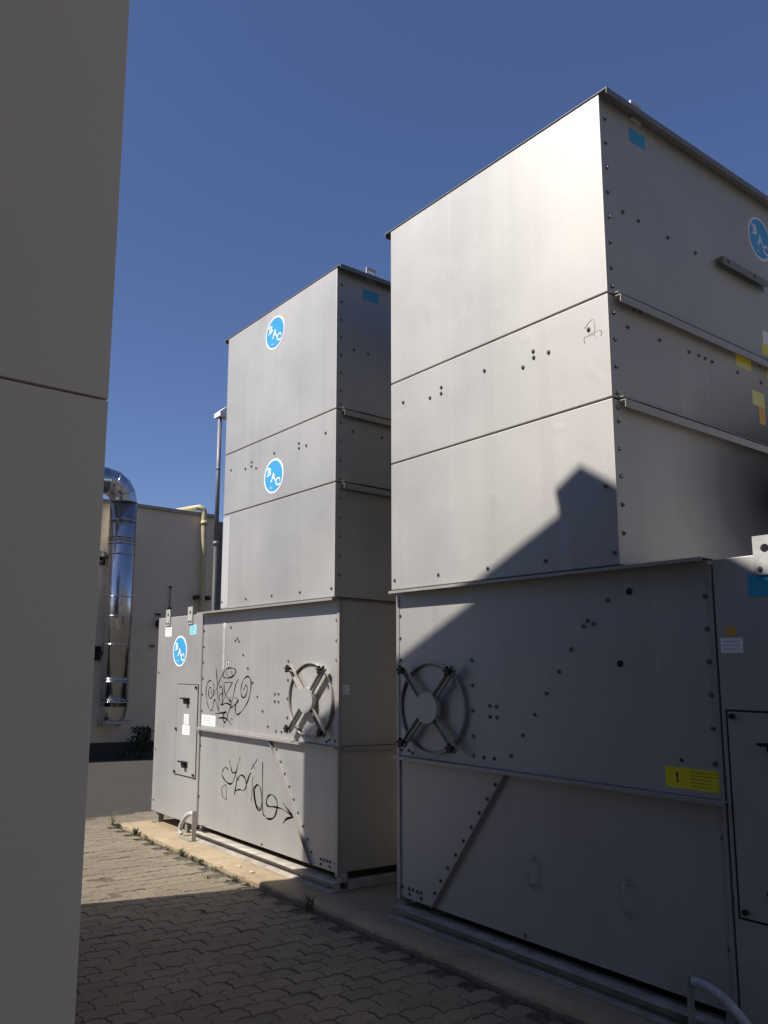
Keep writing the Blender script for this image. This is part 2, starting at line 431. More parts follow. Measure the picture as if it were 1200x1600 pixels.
def printed(fr, w, h, parent, mat=WHITE, lines=4, ink=GREYINK, name='label', u0=0.1, u1=0.9):
    s = flat(fr, rect(w, h), 0.0004, 0.0016, name, mat, parent)
    bm = bmesh.new(); org = wloc(s)
    for i in range(lines):
        v = h/2-h*(i+1)/(lines+1)
        a = -w/2+w*u0; b = a+w*(u1-u0)*(0.65+0.35*random.random())
        r_ = bmesh.ops.create_cube(bm, size=1)
        for q in r_['verts']:
            q.co = fr(a+(q.co.x+0.5)*(b-a), v+q.co.y*h*0.05, 0.0019+q.co.z*0.0006)-org
    me = bpy.data.meshes.new('print'); bm.to_mesh(me); bm.free(); me.materials.append(ink)
    o = bpy.data.objects.new('print', me); COL.objects.link(o); o.parent = s
    return s
def strokes(lines, y, width, name, mat, parent, z0=0.0):
    bm = bmesh.new(); org = wloc(parent); k = 0
    for ln in lines:
        P = spline([Vector((a, b)) for a, b in ln], 7); n = len(P); k += 1
        prev = None; off = y-0.0006-0.00012*k
        for i, p in enumerate(P):
            d = (Vector(P[min(i+1, n-1)])-Vector(P[max(i-1, 0)])); d = d.normalized() if d.length else Vector((1, 0))
            nn = Vector((-d.y, d.x)); ww = width*(0.80+0.30*math.sin(i*0.55+k)+0.22*math.sin(i*0.17+2.3*k))*(0.45 if i in (0, n-1) else 1)
            a = bm.verts.new(Vector((p[0]+nn.x*ww/2, off, p[1]+nn.y*ww/2+z0))-org)
            b = bm.verts.new(Vector((p[0]-nn.x*ww/2, off, p[1]-nn.y*ww/2+z0))-org)
            if prev: bm.faces.new((prev[0], prev[1], b, a))
            prev = (a, b)
    bmesh.ops.solidify(bm, geom=bm.faces[:], thickness=0.0003)
    me = bpy.data.meshes.new(name); bm.to_mesh(me); bm.free(); me.materials.append(mat)
    o = bpy.data.objects.new(name, me); COL.objects.link(o); o.parent = parent; return o

YU = -0.053; D = 3.5
H0, HS, H1, H2, H3, H4 = 0.20, 1.10, 2.2075, 3.114, 3.706, 4.903
FRONT_UP = [(0.130, 3.537), (0.395, 3.495), (0.500, 3.496), (0.502, 3.538), (0.877, 3.536), (1.175, 3.463), (1.255, 3.498), (1.252, 3.537), (1.36, 3.495), (1.626, 3.537)]
FRONT_BOT = [(0.035, 2.283), (0.455, 2.284), (0.871, 2.284), (1.293, 2.284), (1.724, 2.282)]
SIDE_B = [[(0.047, z) for z in (4.76, 4.61, 4.46, 4.31, 4.16, 4.01, 3.86, 3.75)]+[(0.178, 4.236), (0.327, 4.234), (0.623, 4.23), (0.92, 4.229)],
          [(0.047, z) for z in (3.597, 3.447, 3.292, 3.144)]+[(0.241, 3.666), (0.293, 3.669), (0.171, 3.548), (0.477, 3.551), (0.78, 3.555), (0.884, 3.558), (0.957, 3.558), (1.034, 3.555), (1.33, 3.555), (1.62, 3.553), (1.62, 3.668)],
          [(0.047, z) for z in (3.063, 2.988, 2.837, 2.688, 2.536, 2.385)]]
FAN_B = [(0.680, 1.735), (0.682, 1.580), (0.683, 1.430), (0.683, 1.278), (0.683, 1.162), (0.763, 1.159), (0.845, 1.159), (0.97, 1.188), (1.058, 1.310), (1.146, 1.430), (1.231, 1.550),
         (1.316, 1.671), (1.401, 1.792), (0.816, 1.464), (0.870, 1.462), (0.815, 1.400), (0.871, 1.400), (0.043, 1.139), (0.112, 1.143), (0.149, 1.129), (1.635, 2.045), (1.510, 1.942), (1.545, 1.925), (1.484, 1.914)] + \
        [(2.150, z) for z in (2.030, 1.876, 1.724, 1.571, 1.418, 1.261)]
LOW_B = [(0.841, 1.010), (0.776, 0.920), (0.713, 0.830), (0.648, 0.738), (0.583, 0.647), (0.517, 0.555), (0.449, 0.463), (0.386, 0.375), (0.335, 0.290),
         (0.212, 0.264), (0.176, 0.264), (0.136, 0.265), (0.100, 0.265), (0.212, 0.230), (0.104, 0.232), (0.036, 0.266), (1.035, 0.224), (2.162, 0.937), (2.162, 0.463)]

def lug(X, u, z, parent, y, hole=True):
    """upright lifting plate with a hole, bolted to the casing"""
    cu = X(u)
    bm = bmesh.new()
    # plate with a hole: outer rectangle and inner circle bridged
    w_, h_ = 0.05, 0.088; n = 24; zc = z+0.0
    def outer(t):
        c, s = math.cos(t), math.sin(t); k = min(w_/abs(c) if abs(c) > 1e-6 else 9, h_/abs(s) if abs(s) > 1e-6 else 9)
        return c*k, s*k
    rings = []
    angs = sorted([2*math.pi*i/n for i in range(n)]+[math.atan2(b, a) % (2*math.pi) for a in (w_, -w_) for b in (h_, -h_)])
    for yy in (y-0.012, y-0.002):
        o_ = [bm.verts.new((cu+outer(t)[0], yy, zc+outer(t)[1])) for t in angs]
        i_ = [bm.verts.new((cu+0.019*math.cos(t), yy, zc+0.030+0.019*math.sin(t))) for t in angs]
        rings.append((o_, i_))
    N = len(angs)
    for i in range(N):
        j = (i+1) % N
        (o0, i0), (o1, i1) = rings
        bm.faces.new((o0[i], o0[j], i0[j], i0[i])); bm.faces.new((o1[i], i1[i], i1[j], o1[j]))
        bm.faces.new((o0[i], o1[i], o1[j], o0[j])); bm.faces.new((i0[i], i0[j], i1[j], i1[i]))
    bmesh.ops.recalc_face_normals(bm, faces=bm.faces)
    org = wloc(parent)
    for v in bm.verts: v.co -= org
    me = bpy.data.meshes.new('lifting_lug'); bm.to_mesh(me); bm.free(); me.materials.append(LUG)
    o = bpy.data.objects.new('lifting_lug', me); COL.objects.link(o); o.parent = parent
    for du in (-0.024, 0.024): bolt(BY, (cu+du, y-0.012, z-0.062), o)

def star_knob(c, parent):
    c = Vector(c); mb = MB(); pts = []
    for i in range(20):
        t = 2*math.pi*i/20; r = 0.031 if (i % 4) in (0, 1) else 0.016
        pts.append((c.x+r*math.cos(t+0.3), c.z+r*math.sin(t+0.3)))
    mb.prism(pts, 'y', c.y-0.022, c.y); mb.cyl((c.x, c.y, c.z), (c.x, c.y+0.055, c.z), 0.009, n=10)
    mb.build('knob', KNOB, parent)

def cooler(X, far, label):
    s = -1 if far else 1
    th = thing('evaporative_cooler', label, 'cooling unit', (X(0), 0, 0.08), 'evaporative coolers standing in a row on the slab')
    def bx(mb, u0, u1, y0, y1, z0, z1, bev=0.0): return mb.box((X(u0), y0, z0), (X(u1), y1, z1), bev)
    mb = MB(); bx(mb, 0.04, 1.71, YU+0.035, D-0.04, H1+0.02, H4-0.06); bx(mb, 0.05, 2.14, 0.04, D-0.04, H0+0.04, H1-0.03)
    mb.build('inner_frame', DARK, th)
    casings = []
    for nm, a, b in (('upper_casing', H3, H4), ('middle_casing', H2, H3), ('lower_casing', H1, H2)):
        mb = MB(); bx(mb, 0, 1.75, YU, D, a+(0.011 if nm == 'lower_casing' else 0.006), b-0.005, 0.004)
        casings.append(mb.build(nm, PANEL if far or nm == 'upper_casing' else PANEL_PATCH, th))
    # front skins overlap each seam very slightly, as folded edges
    vis_end = 0.0 if far else 1.75; xe = X(vis_end)
    fs = side(xe)
    for me_c, pts in zip(casings, SIDE_B):
        for (dy, z) in pts: bolt(BX, (xe, YU+dy, z), me_c)
    for (u, z) in FRONT_UP: bolt(BY, (X(u), YU, z), casings[1])
    for (u, z) in FRONT_BOT: bolt(BY, (X(u), YU, z), casings[2])
    if not far: bolt(BY, (X(1.69), YU, 2.64), casings[2])
    # side flanges at each section joint and round the top
    for z in (H3, H2):
        for ue, sg in ((0, -1), (1.75, 1)):
            mb = MB()
            xa = X(ue); out = xa+sg*s*0.042
            mb.box((xa, YU+0.055, z-0.012), (out, D-0.02, z-0.008)); mb.box((out-sg*s*0.004, YU+0.055, z-0.052), (out, D-0.02, z-0.012))
            mb.box((xa, YU+0.055, z+0.008), (xa+sg*s*0.030, D-0.02, z+0.012))
            mb.build('side_flange', EDGE, th)
    mb = MB()
    for ue, sg in ((0, -1), (1.75, 1)):
        xa = X(ue); out = xa+sg*s*0.055
        mb.box((xa-sg*s*0.03, YU-0.006, H4-0.006), (out, D, H4)); mb.box((out-sg*s*0.004, YU-0.006, H4-0.036), (out, D, H4-0.006))
    bx(mb, 0.03, 1.72, YU-0.006, YU+0.03, H4-0.005, H4); bx(mb, 0.03, 1.72, D-0.03, D, H4-0.005, H4)
    mb.build('top_rim', EDGED, th)
    # base lip of the casing stack
    mb = MB(); bx(mb, -0.002, 2.185, -0.078, D, H1-0.003, H1+0.001); bx(mb, -0.002, 2.185, -0.078, -0.074, H1-0.017, H1-0.003)
    mb.build('base_lip', EDGE, th)
    # fan section
    fan = MB(); bx(fan, 0.022, 2.170, 0.0, D-0.02, HS+0.002, H1-0.005, 0.003); fan = fan.build('fan_casing', PANEL, th)
    low = MB(); bx(low, 0.022, 2.170, 0.006, D-0.02, H0, HS-0.004, 0.003); low = low.build('lower_panel', PANEL, th)
    for (u, z) in FAN_B: bolt(BY, (X(u), 0, z), fan)
    for (u, z) in LOW_B: bolt(BY, (X(u), 0.006, z), low)
    for z in (2.042, 1.889, 1.74): bolt(BY, (X(0.032), -0.001, z), fan)
    for u_ in (0.0, ):
        mb = MB(); bx(mb, -0.004, 0.026, -0.006, 0.03, H0-0.02, H1-0.027, 0.002); mb.build('corner_post', EDGE, th)
    mb = MB(); bx(mb, 2.168, 2.186, -0.010, 0.03, H0-0.02, H1-0.027, 0.002); mb.build('corner_post', EDGE, th)
    # ledge between fan section and lower panel
    mb = MB(); bx(mb, 0.0, 2.20, -0.042, 0.006, HS-0.005, HS); bx(mb, 0.0, 2.20, -0.042, -0.038, HS-0.020, HS-0.005)
    mb.build('ledge', EDGE, th)
    for ue, sg in ((0, -1),):
        xa = X(ue+0.02); out = xa+sg*s*0.030
        mb = MB(); mb.box((xa, 0.035, HS-0.006), (out, D-0.03, HS)); mb.box((out, 0.035, HS-0.03), (out-sg*s*0.004, D-0.03, HS-0.006)); mb.build('side_flange', EDGE, th)
    # diagonal flange
    a = Vector((X(0.928), 1.078)); b = Vector((X(0.325), 0.205)); d = (b-a).normalized(); nn = Vector((-d.y, d.x))*0.0025
    mb = MB(); mb.prism([tuple(a-nn), tuple(b-nn), tuple(b+nn), tuple(a+nn)], 'y', -0.022, 0.004)
    mb.build('diagonal_flange', EDGE, th)
    # round access door with ring, cross brace and knobs
    cu, cz = X(0.345), 1.430
    dr = MB(); dr.cyl((cu, 0.0, cz), (cu, -0.010, cz), 0.268, n=56)
    for f in dr.bm.faces: f.smooth = False
    dr = dr.build('round_door', PANEL, th)
    mb = MB(); mb.ring((cu, 0, cz), 'y', 0.290, 0.285, 0.0, -0.030, 64); mb.build('door_ring', EDGE, dr)
    mb = MB(); mb.cyl((cu, -0.035, cz), (cu, -0.070, cz), 0.099, n=40)
    for f in mb.bm.faces: f.smooth = False
    mb.build('hub', PANEL, dr)
    for ku, kz in ((-0.222, 0.248), (0.222, 0.242), (0.232, -0.240), (-0.222, -0.240)):
        v = Vector((ku, kz)); L = v.length; dd = v/L; nn = Vector((-dd.y, dd.x))
        mb = MB(); c0 = Vector((cu, cz))
        def strip(o0, o1, r0, r1, y0, y1):
            mb.prism([tuple(c0+dd*r0+nn*o0), tuple(c0+dd*r1+nn*o0), tuple(c0+dd*r1+nn*o1), tuple(c0+dd*r0+nn*o1)], 'y', y0, y1)
        strip(-0.021, 0.021, 0.05, L+0.018, -0.048, -0.044)
        strip(-0.021, -0.018, 0.05, L+0.018, -0.066, -0.048); strip(0.018, 0.021, 0.05, L+0.018, -0.066, -0.048)
        mb.build('brace_arm', EDGE, dr)
        side_ = nn if nn.x < 0 else -nn
        k = c0+dd*(L-0.010)
        star_knob((k.x, -0.082, k.y), dr)
    # blower section
    bl = MB(); bx(bl, 2.196, 3.190, -0.006, D-0.3, 0.185, 2.200, 0.004); bl = bl.build('blower_casing', PANEL, th)
    # access door on the blower
    du0, du1 = 2.226, 2.668
    mb = MB(); bx(mb, du0-0.010, du1+0.010, -0.0095, -0.004, 0.610, 1.510); mb.build('door_gasket', DARK, bl)
    mb = MB(); bx(mb, du0, du1, -0.014, -0.008, 0.620, 1.500, 0.002); door = mb.build('access_door', PANEL, bl)
    for hz in (1.344, 0.728):
        hx = X(2.447)
        mb = MB(); mb.box((hx-0.055, -0.030, hz-0.008), (hx+0.060, -0.013, hz+0.030))
        mb.box((hx-0.085, -0.052, hz+0.016), (hx+0.060, -0.040, hz+0.030)); mb.box((hx-0.010, -0.048, hz-0.030), (hx+0.045, -0.013, hz-0.006), 0.004)
        mb.build('handle', KNOB, door)
    for (u, z) in ((2.250, 1.48), (2.252, 0.645), (2.655, 0.64), (2.655, 1.06)): 
        mb = MB(); mb.cyl((X(u), -0.013, z), (X(u), -0.030, z), 0.013, n=8); mb.build('latch', KNOB, door)
    for (u, z) in ((2.405, 2.147),) if not far else ((3.14, 1.62), (3.14, 0.82), (3.14, 0.30)): bolt(BY, (X(u), -0.006, z), bl)
    for u in (2.45, 3.10):
        mb = MB(); bx(mb, u-0.04, u+0.01, 0.02, 0.08, 0.08, 0.19); mb.build('foot', EDGED, th)
    lug(X, 2.437, 2.195, bl, -0.006); lug(X, 2.945, 2.195, bl, -0.006)
    # lifting lugs on the top side edges
    for yy in (0.30, 2.9):
        mb = MB()
        y0 = yy-0.05
        mb.box((xe-0.004, y0, H4-0.01), (xe+0.008, y0+0.012, H4+0.088)); mb.box((xe-0.004, y0+0.088, H4-0.01), (xe+0.008, y0+0.10, H4+0.088))
        mb.box((xe-0.004, y0+0.012, H4+0.055), (xe+0.008, y0+0.088, H4+0.088)); mb.box((xe-0.004, y0, H4-0.03), (xe+0.008, y0+0.10, H4+0.012))
        o = mb.build('lifting_lug', LUG, casings[0])
    # I-beam rail under the unit
    mb = MB(); bx(mb, -0.02, 2.20, -0.062, 0.07, 0.142, 0.150, 0.002); bx(mb, -0.02, 2.20, 0.0, 0.008, 0.094, 0.142); bx(mb, -0.02, 2.20, -0.062, 0.07, 0.086, 0.094, 0.002)
    bx(mb, -0.02, 2.20, -0.085, 0.09, 0.0815, 0.0855)
    mb.build('base_rail', RAIL, th)
    mb = MB(); bx(mb, -0.02, 3.1, D-0.2, D-0.05, 0.086, 0.19); bx(mb, -0.02, 0.02, 0.08, D-0.2, 0.086, 0.150)
    mb.build('base_frame', RAIL, th)
    for ua in (0.0, 2.12):
        mb = MB(); bx(mb, ua, ua+0.035, 0.02, 0.09, 0.150, 0.20); mb.build('foot', RAIL, th)
    # drain pipe by the blower
    pts = spline([Vector((X(u), -0.105, z)) for u, z in ((2.045, 0.318), (2.10, 0.318), (2.19, 0.285), (2.285, 0.20), (2.315, 0.140), (2.29, 0.10))], 6)
    mb = MB(); mb.tube(pts, 0.0215, 14); o = mb.build('drain_pipe', PIPEG, th)
    mb = MB(); bx(mb, 2.030, 2.037, -0.128, -0.082, 0.085, 0.350); bx(mb, 2.037, 2.24, -0.150, -0.055, 0.082, 0.088); bx(mb, 2.050, 2.235, -0.150, -0.146, 0.088, 0.112)
    mb.build('pipe_bracket', EDGE, o)
    return th, casings, fan, low, bl, door

XNf = lambda u: u
XFf = lambda u: -0.647-u
NT = cooler(XNf, False, 'nearer grey metal cooling tower, mostly in shadow, with yellow warning sticker low down')
FT = cooler(XFf, True, 'farther grey metal cooling tower with two black graffiti tags and three round blue stickers')

# --- details of the near unit
th, cs, fan, low, bl, door = NT
fN = front(0.0); fU = front(YU); sN = side(1.75); fB = front(-0.006)
def hole(x, y, z, r, parent, caulk=False):
    mb = MB(); mb.cyl((x, y, z), (x, y-0.002, z), r, n=20); o = mb.build('hole_disc', KNOB, parent)  # black disc stands in for the shaded inside of the hole
    if caulk:
        mb = MB(); mb.ring((x, 0, z), 'y', r*1.7, r*1.02, y, y-0.0025, 24); mb.build('caulk', CAULK, o)
hole(1.761, 0, 2.081, 0.018, fan); hole(1.692, 0, 1.715, 0.018, fan); hole(1.991, 0, 1.262, 0.009, fan)
w = printed(fN(2.044, 1.181), 0.275, 0.096, fan, YELLOW, 5, DARKYEL, 'warning_sticker', 0.45, 0.97)
decal_letters([('!', -0.078, 0.0, 0.062, 0.03)], lambda u, v, h: Vector((2.044+u, -h+0.0015, 1.181+v)), 'exclamation_mark', INK, w)
printed(fB(2.262, 1.798), 0.100, 0.068, bl, WHITE, 3, GREYINK, 'label')
flat(fB(2.262, 1.862), rect(0.042, 0.040), 0.0004, 0.0016, 'orange_sticker', ORANGE, bl)
printed(fB(2.437, 2.063), 0.172, 0.102, bl, CYAN, 5, BLUE, 'label')
printed(sN(0.305, 4.766), 0.158, 0.086, cs[0], CYAN, 5, BLUE, 'label')
logo(sN(1.700, 4.600), cs[0])
mb = MB(); mb.box((1.75, 1.10, 4.262), (1.80, 1.70, 4.266)); mb.box((1.796, 1.10, 4.216), (1.80, 1.70, 4.262)); mb.box((1.75, 1.10, 4.216), (1.754, 1.70, 4.262))
ab = mb.build('angle_bracket', EDGED, cs[0])
for yy in (1.16, 1.48):
    mb = MB(); mb.cyl((1.80, yy, 4.245), (1.8012, yy, 4.245), 0.012, n=12); mb.build('bracket_hole', KNOB, ab)
def sq(y0, y1, z0, z1, mat, par, nm='tape'):
    flat(side(1.75)((y0+y1)/2, (z0+z1)/2), rect(y1-y0, z1-z0), 0.0004, 0.0012, nm, mat, par)
sq(1.27, 1.455, 3.645, 3.68, YELLOW, cs[1]); sq(1.27, 1.455, 3.603, 3.644, PALEYEL, cs[1])
sq(1.443, 1.597, 3.385, 3.482, PALEYEL, cs[1]); sq(1.515, 1.592, 3.27, 3.384, ORANGE, cs[1])
sq(1.64, 1.75, 3.842, 3.935, WHITE, cs[0]); sq(1.618, 1.75, 3.764, 3.838, YELLOW, cs[0]); sq(1.66, 1.75, 3.60, 3.66, YELLOW, cs[1])
for x, z in ((1.100, 0.574), (1.673, 0.572)):   # two small pull handles on the lower panel
    mb = MB(); mb.tube(spline([Vector(p) for p in ((x, 0.006, z+0.072), (x, -0.03, z+0.060), (x, -0.034, z), (x, -0.03, z-0.060), (x, 0.006, z-0.072))], 5), 0.006, 8)
    mb.box((x-0.014, 0.002, z+0.055), (x+0.014, 0.006, z+0.095)); mb.box((x-0.014, 0.002, z-0.095), (x+0.014, 0.006, z-0.055))
    mb.build('pull_handle', EDGE, low)
strokes([[(1.60, 3.55), (1.655, 3.585), (1.66, 3.50), (1.60, 3.50), (1.60, 3.46)], [(1.62, 3.505), (1.70, 3.505), (1.70, 3.47)], [(1.655, 3.50), (1.68, 3.46)]], YU, 0.0028, 'pencil_scrawl', SCRATCH, cs[1])

# --- details of the far unit
th, cs, fan, low, bl, door = FT
sF = side(-0.647)
logo(fU(-1.553, 4.660), cs[0]); logo(fU(-1.527, 3.332), cs[1]); logo(fB(-3.303, 1.839), bl, 0.158)
printed(sF(0.300, 4.745), 0.165, 0.092, cs[0], CYAN, 3, BLUE, 'label')
printed(front(-0.014)(-3.090, 1.162), 0.105, 0.100, door, WHITE, 4, GREYINK, 'label'); printed(front(-0.014)(-3.090, 1.058), 0.158, 0.092, door, WHITE, 4, GREYINK, 'label')
printed(fN(-2.658, 1.176), 0.270, 0.100, fan, WHITE, 5, GREYINK, 'label')
printed(fB(-3.588, 2.046), 0.155, 0.100, bl, WHITE, 3, PALECYAN, 'label'); printed(fB(-3.026, 2.050), 0.148, 0.100, bl, PALECYAN, 4, CYAN, 'label')
printed(side(-0.667)(0.072, 1.520), 0.085, 0.072, fan, WHITE, 2, GREYINK, 'label')
hole(-2.400, 0, 2.070, 0.014, fan, True); hole(-2.329, 0, 1.708, 0.014, fan, True)
mb = MB(); mb.box((-2.424, -0.0022, 1.66), (-2.385, 0.001, 2.175)); mb.build('joint_strip', LUG, fan)
mb = MB(); mb.box((-2.392, YU-0.003, H1+0.02), (-2.262, YU+0.001, H2-0.03)); mb.build('cover_strip', LIGHTZ, cs[2])
G1 = [[(-2.58, 1.404), (-2.571, 1.463), (-2.581, 1.513), (-2.642, 1.554), (-2.704, 1.521), (-2.727, 1.449), (-2.708, 1.369), (-2.667, 1.3), (-2.613, 1.271), (-2.584, 1.304), (-2.557, 1.375), (-2.51, 1.337), (-2.459, 1.266)], [(-2.578, 1.473), (-2.597, 1.413), (-2.637, 1.382), (-2.676, 1.42), (-2.668, 1.471), (-2.638, 1.487), (-2.621, 1.457), (-2.634, 1.427)], [(-2.546, 1.672), (-2.527, 1.614), (-2.509, 1.515), (-2.498, 1.416), (-2.458, 1.261)], [(-2.561, 1.424), (-2.466, 1.555), (-2.41, 1.625)], [(-2.472, 1.486), (-2.433, 1.502), (-2.405, 1.468), (-2.405, 1.38), (-2.422, 1.331), (-2.454, 1.359), (-2.462, 1.417), (-2.409, 1.439)], [(-2.385, 1.537), (-2.225, 1.544)], [(-2.225, 1.544), (-2.357, 1.411), (-2.412, 1.331)], [(-2.412, 1.331), (-2.334, 1.352), (-2.255, 1.338), (-2.215, 1.311)], [(-2.125, 1.576), (-2.17, 1.522), (-2.203, 1.435), (-2.254, 1.319), (-2.29, 1.264)], [(-2.212, 1.416), (-2.115, 1.382), (-2.254, 1.309)], [(-2.269, 1.414), (-2.257, 1.367), (-2.359, 1.44), (-2.385, 1.532)], [(-2.408, 1.591), (-2.391, 1.635), (-2.313, 1.67), (-2.216, 1.67), (-2.173, 1.647), (-2.212, 1.603), (-2.308, 1.582), (-2.398, 1.586)], [(-2.351, 1.635), (-2.309, 1.587)], [(-2.253, 1.646), (-2.228, 1.603)], [(-2.027, 1.478), (-1.993, 1.526), (-1.964, 1.49), (-1.989, 1.433), (-2.024, 1.413), (-2.062, 1.431), (-2.071, 1.496), (-2.041, 1.563), (-1.97, 1.601), (-1.914, 1.574), (-1.905, 1.5), (-1.942, 1.397), (-2.028, 1.31), (-2.118, 1.261), (-2.161, 1.285), (-2.16, 1.342), (-2.125, 1.386)], [(-2.529, 1.247), (-2.408, 1.261), (-2.33, 1.272)], [(-2.475, 1.211), (-2.326, 1.215), (-2.217, 1.159)], [(-2.33, 1.277), (-2.298, 1.231), (-2.344, 1.18), (-2.385, 1.211), (-2.359, 1.266), (-2.33, 1.277)], [(-2.249, 1.224), (-2.2, 1.209)], [(-2.174, 1.249), (-2.162, 1.242)], [(-2.354, 1.179), (-2.37, 1.13)], [(-2.329, 1.74), (-2.314, 1.675)]]
G2 = [[(-2.28, 0.763), (-2.325, 0.78), (-2.372, 0.739), (-2.379, 0.703), (-2.318, 0.661), (-2.23, 0.643), (-2.176, 0.677), (-2.112, 0.795), (-2.068, 0.899)], [(-2.25, 0.844), (-2.23, 0.797), (-2.193, 0.745), (-2.138, 0.758)], [(-2.108, 0.727), (-2.131, 0.628), (-2.155, 0.556)], [(-2.143, 0.592), (-2.075, 0.614), (-1.993, 0.618), (-1.955, 0.663), (-1.985, 0.727), (-2.054, 0.74), (-2.106, 0.686)], [(-1.96, 0.77), (-1.937, 0.571)], [(-1.948, 0.677), (-1.899, 0.764), (-1.873, 0.773)], [(-1.846, 0.756), (-1.862, 0.548)], [(-1.782, 0.903), (-1.882, 0.806)], [(-1.858, 0.855), (-1.818, 0.819)], [(-1.786, 0.69), (-1.831, 0.652), (-1.819, 0.574), (-1.764, 0.496), (-1.714, 0.497), (-1.699, 0.564), (-1.713, 0.653), (-1.76, 0.693), (-1.805, 0.668), (-1.813, 0.601), (-1.779, 0.527), (-1.732, 0.501)], [(-2.373, 0.598), (-2.302, 0.635)], [(-2.302, 0.635), (-2.288, 0.497)], [(-2.288, 0.497), (-2.368, 0.521)], [(-2.368, 0.521), (-2.378, 0.597)], [(-1.696, 0.892), (-1.68, 0.51), (-1.643, 0.455), (-1.579, 0.442), (-1.504, 0.469), (-1.464, 0.541), (-1.471, 0.606), (-1.535, 0.64), (-1.598, 0.623), (-1.627, 0.572), (-1.595, 0.542), (-1.494, 0.55), (-1.371, 0.548), (-1.227, 0.511)], [(-1.38, 0.599), (-1.299, 0.552), (-1.222, 0.512)], [(-1.222, 0.512), (-1.32, 0.484), (-1.372, 0.44)]]
strokes(G1, 0.0, 0.0115, 'graffiti', INK, fan)
strokes(G2, 0.006, 0.0135, 'graffiti', INK, low)

# ------------------------------------------------------------ background building
bb = thing('background_building', 'beige rendered building in shade behind the farther cooling tower', 'building', (-10.3, 0, 0))
mb = MB(); mb.box((-14.5, -9, 0.0), (-10.3, 4.20, 4.82), 0.01); wl = mb.build('wall', BGWALL, bb)
mb = MB(); mb.box((-14.6, -9.05, 4.82), (-10.25, 4.23, 4.89), 0.006); mb.build('parapet_cap', plain('cap_metal', (0.36, 0.34, 0.30), 0.5), bb)
mb = MB(); mb.box((-10.297, -8.9, 0.0), (-10.24, 4.20, 0.30)); mb.build('plinth', plain('dark_plinth', (0.06, 0.055, 0.05), 0.9), bb)
mb = MB(); mb.box((-16, 4.25, 0.0), (-10.75, 9.0, 4.86), 0.01); mb.build('side_wing', plain('wing_render', (0.17, 0.155, 0.14), 0.9), bb)
for y in (-1.2, 1.15):
    mb = MB(); mb.box((-10.302, y-0.004, 0.3), (-10.2985, y+0.004, 4.82)); mb.build('panel_joint', DARK, wl)
mb = MB(); mb.cyl((-10.3, 3.02, 2.55), (-10.12, 3.02, 2.55), 0.085, n=20); mb.build('wall_vent', KNOB, bb)
mb = MB(); mb.cyl((-10.27, 3.22, 2.2), (-10.27, 3.22, 3.30), 0.008, n=8); mb.cyl((-10.3, 3.22, 2.86), (-10.24, 3.22, 2.86), 0.03, n=10); mb.cyl((-10.3, 3.22, 3.29), (-10.24, 3.22, 3.29), 0.022, n=10); mb.build('wall_rod', KNOB, bb)
mb = MB(); mb.box((-10.3, 2.93, 2.72), (-10.24, 3.03, 2.75)); mb.box((-10.3, 2.84, 2.10), (-10.25, 2.92, 2.13)); mb.build('wall_clip', KNOB, bb)

# steel duct
du = thing('steel_duct', 'shiny segmented steel exhaust duct climbing the beige wall', 'duct', (-9.9, 2.06, 0.7))
r = 0.255; cy0, cz0 = 1.995, 4.78
mb = MB(); mb.cyl((-9.9, cy0, 0.98), (-9.9, cy0, cz0), r, n=40); mb.build('duct_pipe', STEEL, du)
mb = MB(); mb.tube([(-9.9, cy0, 0.72), (-9.9, cy0, 0.80), (-9.9, cy0, 0.98)], [0.19, 0.22, r], 24, smooth=False); mb.build('duct_base', STEEL, du)
br = 0.37; prev = None
for k in range(4):     # gored elbow, each gore its own segment
    a0 = math.pi/2*k/4; a1 = math.pi/2*(k+1)/4
    P0 = Vector((-9.9, cy0-br+br*math.cos(a0), cz0+br*math.sin(a0))); P1 = Vector((-9.9, cy0-br+br*math.cos(a1), cz0+br*math.sin(a1)))
    mb = MB(); rings = []
    for P, a in ((P0, a0), (P1, a1)):
        nrm = Vector((0, math.cos(a), math.sin(a)))
        rings.append([mb.bm.verts.new(P+nrm*r*math.cos(t)+Vector((1, 0, 0))*r*math.sin(t)) for t in [2*math.pi*i/40 for i in range(40)]])
    for i in range(40):
        f = mb.bm.faces.new((rings[0][i], rings[0][(i+1) % 40], rings[1][(i+1) % 40], rings[1][i])); f.smooth = True
    mb.build('elbow_gore', STEEL, du)
    mb = MB(); nrm = Vector((0, math.cos(a0), math.sin(a0)))
    mb.tube([P0+nrm*(r+0.004)*math.cos(t)+Vector((1, 0, 0))*(r+0.004)*math.sin(t) for t in [2*math.pi*i/40 for i in range(41)]], 0.009, 6)
    mb.build('seam_bead', STEEL, du)
mb = MB(); mb.cyl((-9.9, cy0-br, cz0+br), (-9.9, cy0-br-1.2, cz0+br), r, n=40); mb.build('duct_pipe', STEEL, du)
for z in (4.42, 4.05, 3.98, 3.78, 2.98, 2.62, 2.10, 1.42, 1.06):
    mb = MB()
    for dz in ((0, 0.05) if z in (4.05, 1.42) else (0,)):
        mb.tube([(-9.9+(r+0.003)*math.cos(t), cy0+(r+0.003)*math.sin(t), z+dz) for t in [2*math.pi*i/36 for i in range(37)]], 0.010, 6)
    mb.build('clamp_band', STEEL, du)
for z in (3.75, 1.95):
    mb = MB(); mb.box((-10.297, 1.72, z-0.04), (-9.95, 1.78, z+0.0)); mb.box((-10.297, 1.66, z-0.14), (-10.27, 1.84, z+0.12)); mb.tube([(-10.28, 1.75, z-0.13), (-10.0, 1.75, z-0.03)], 0.014, 8)
    mb.build('wall_bracket', KNOB, du)
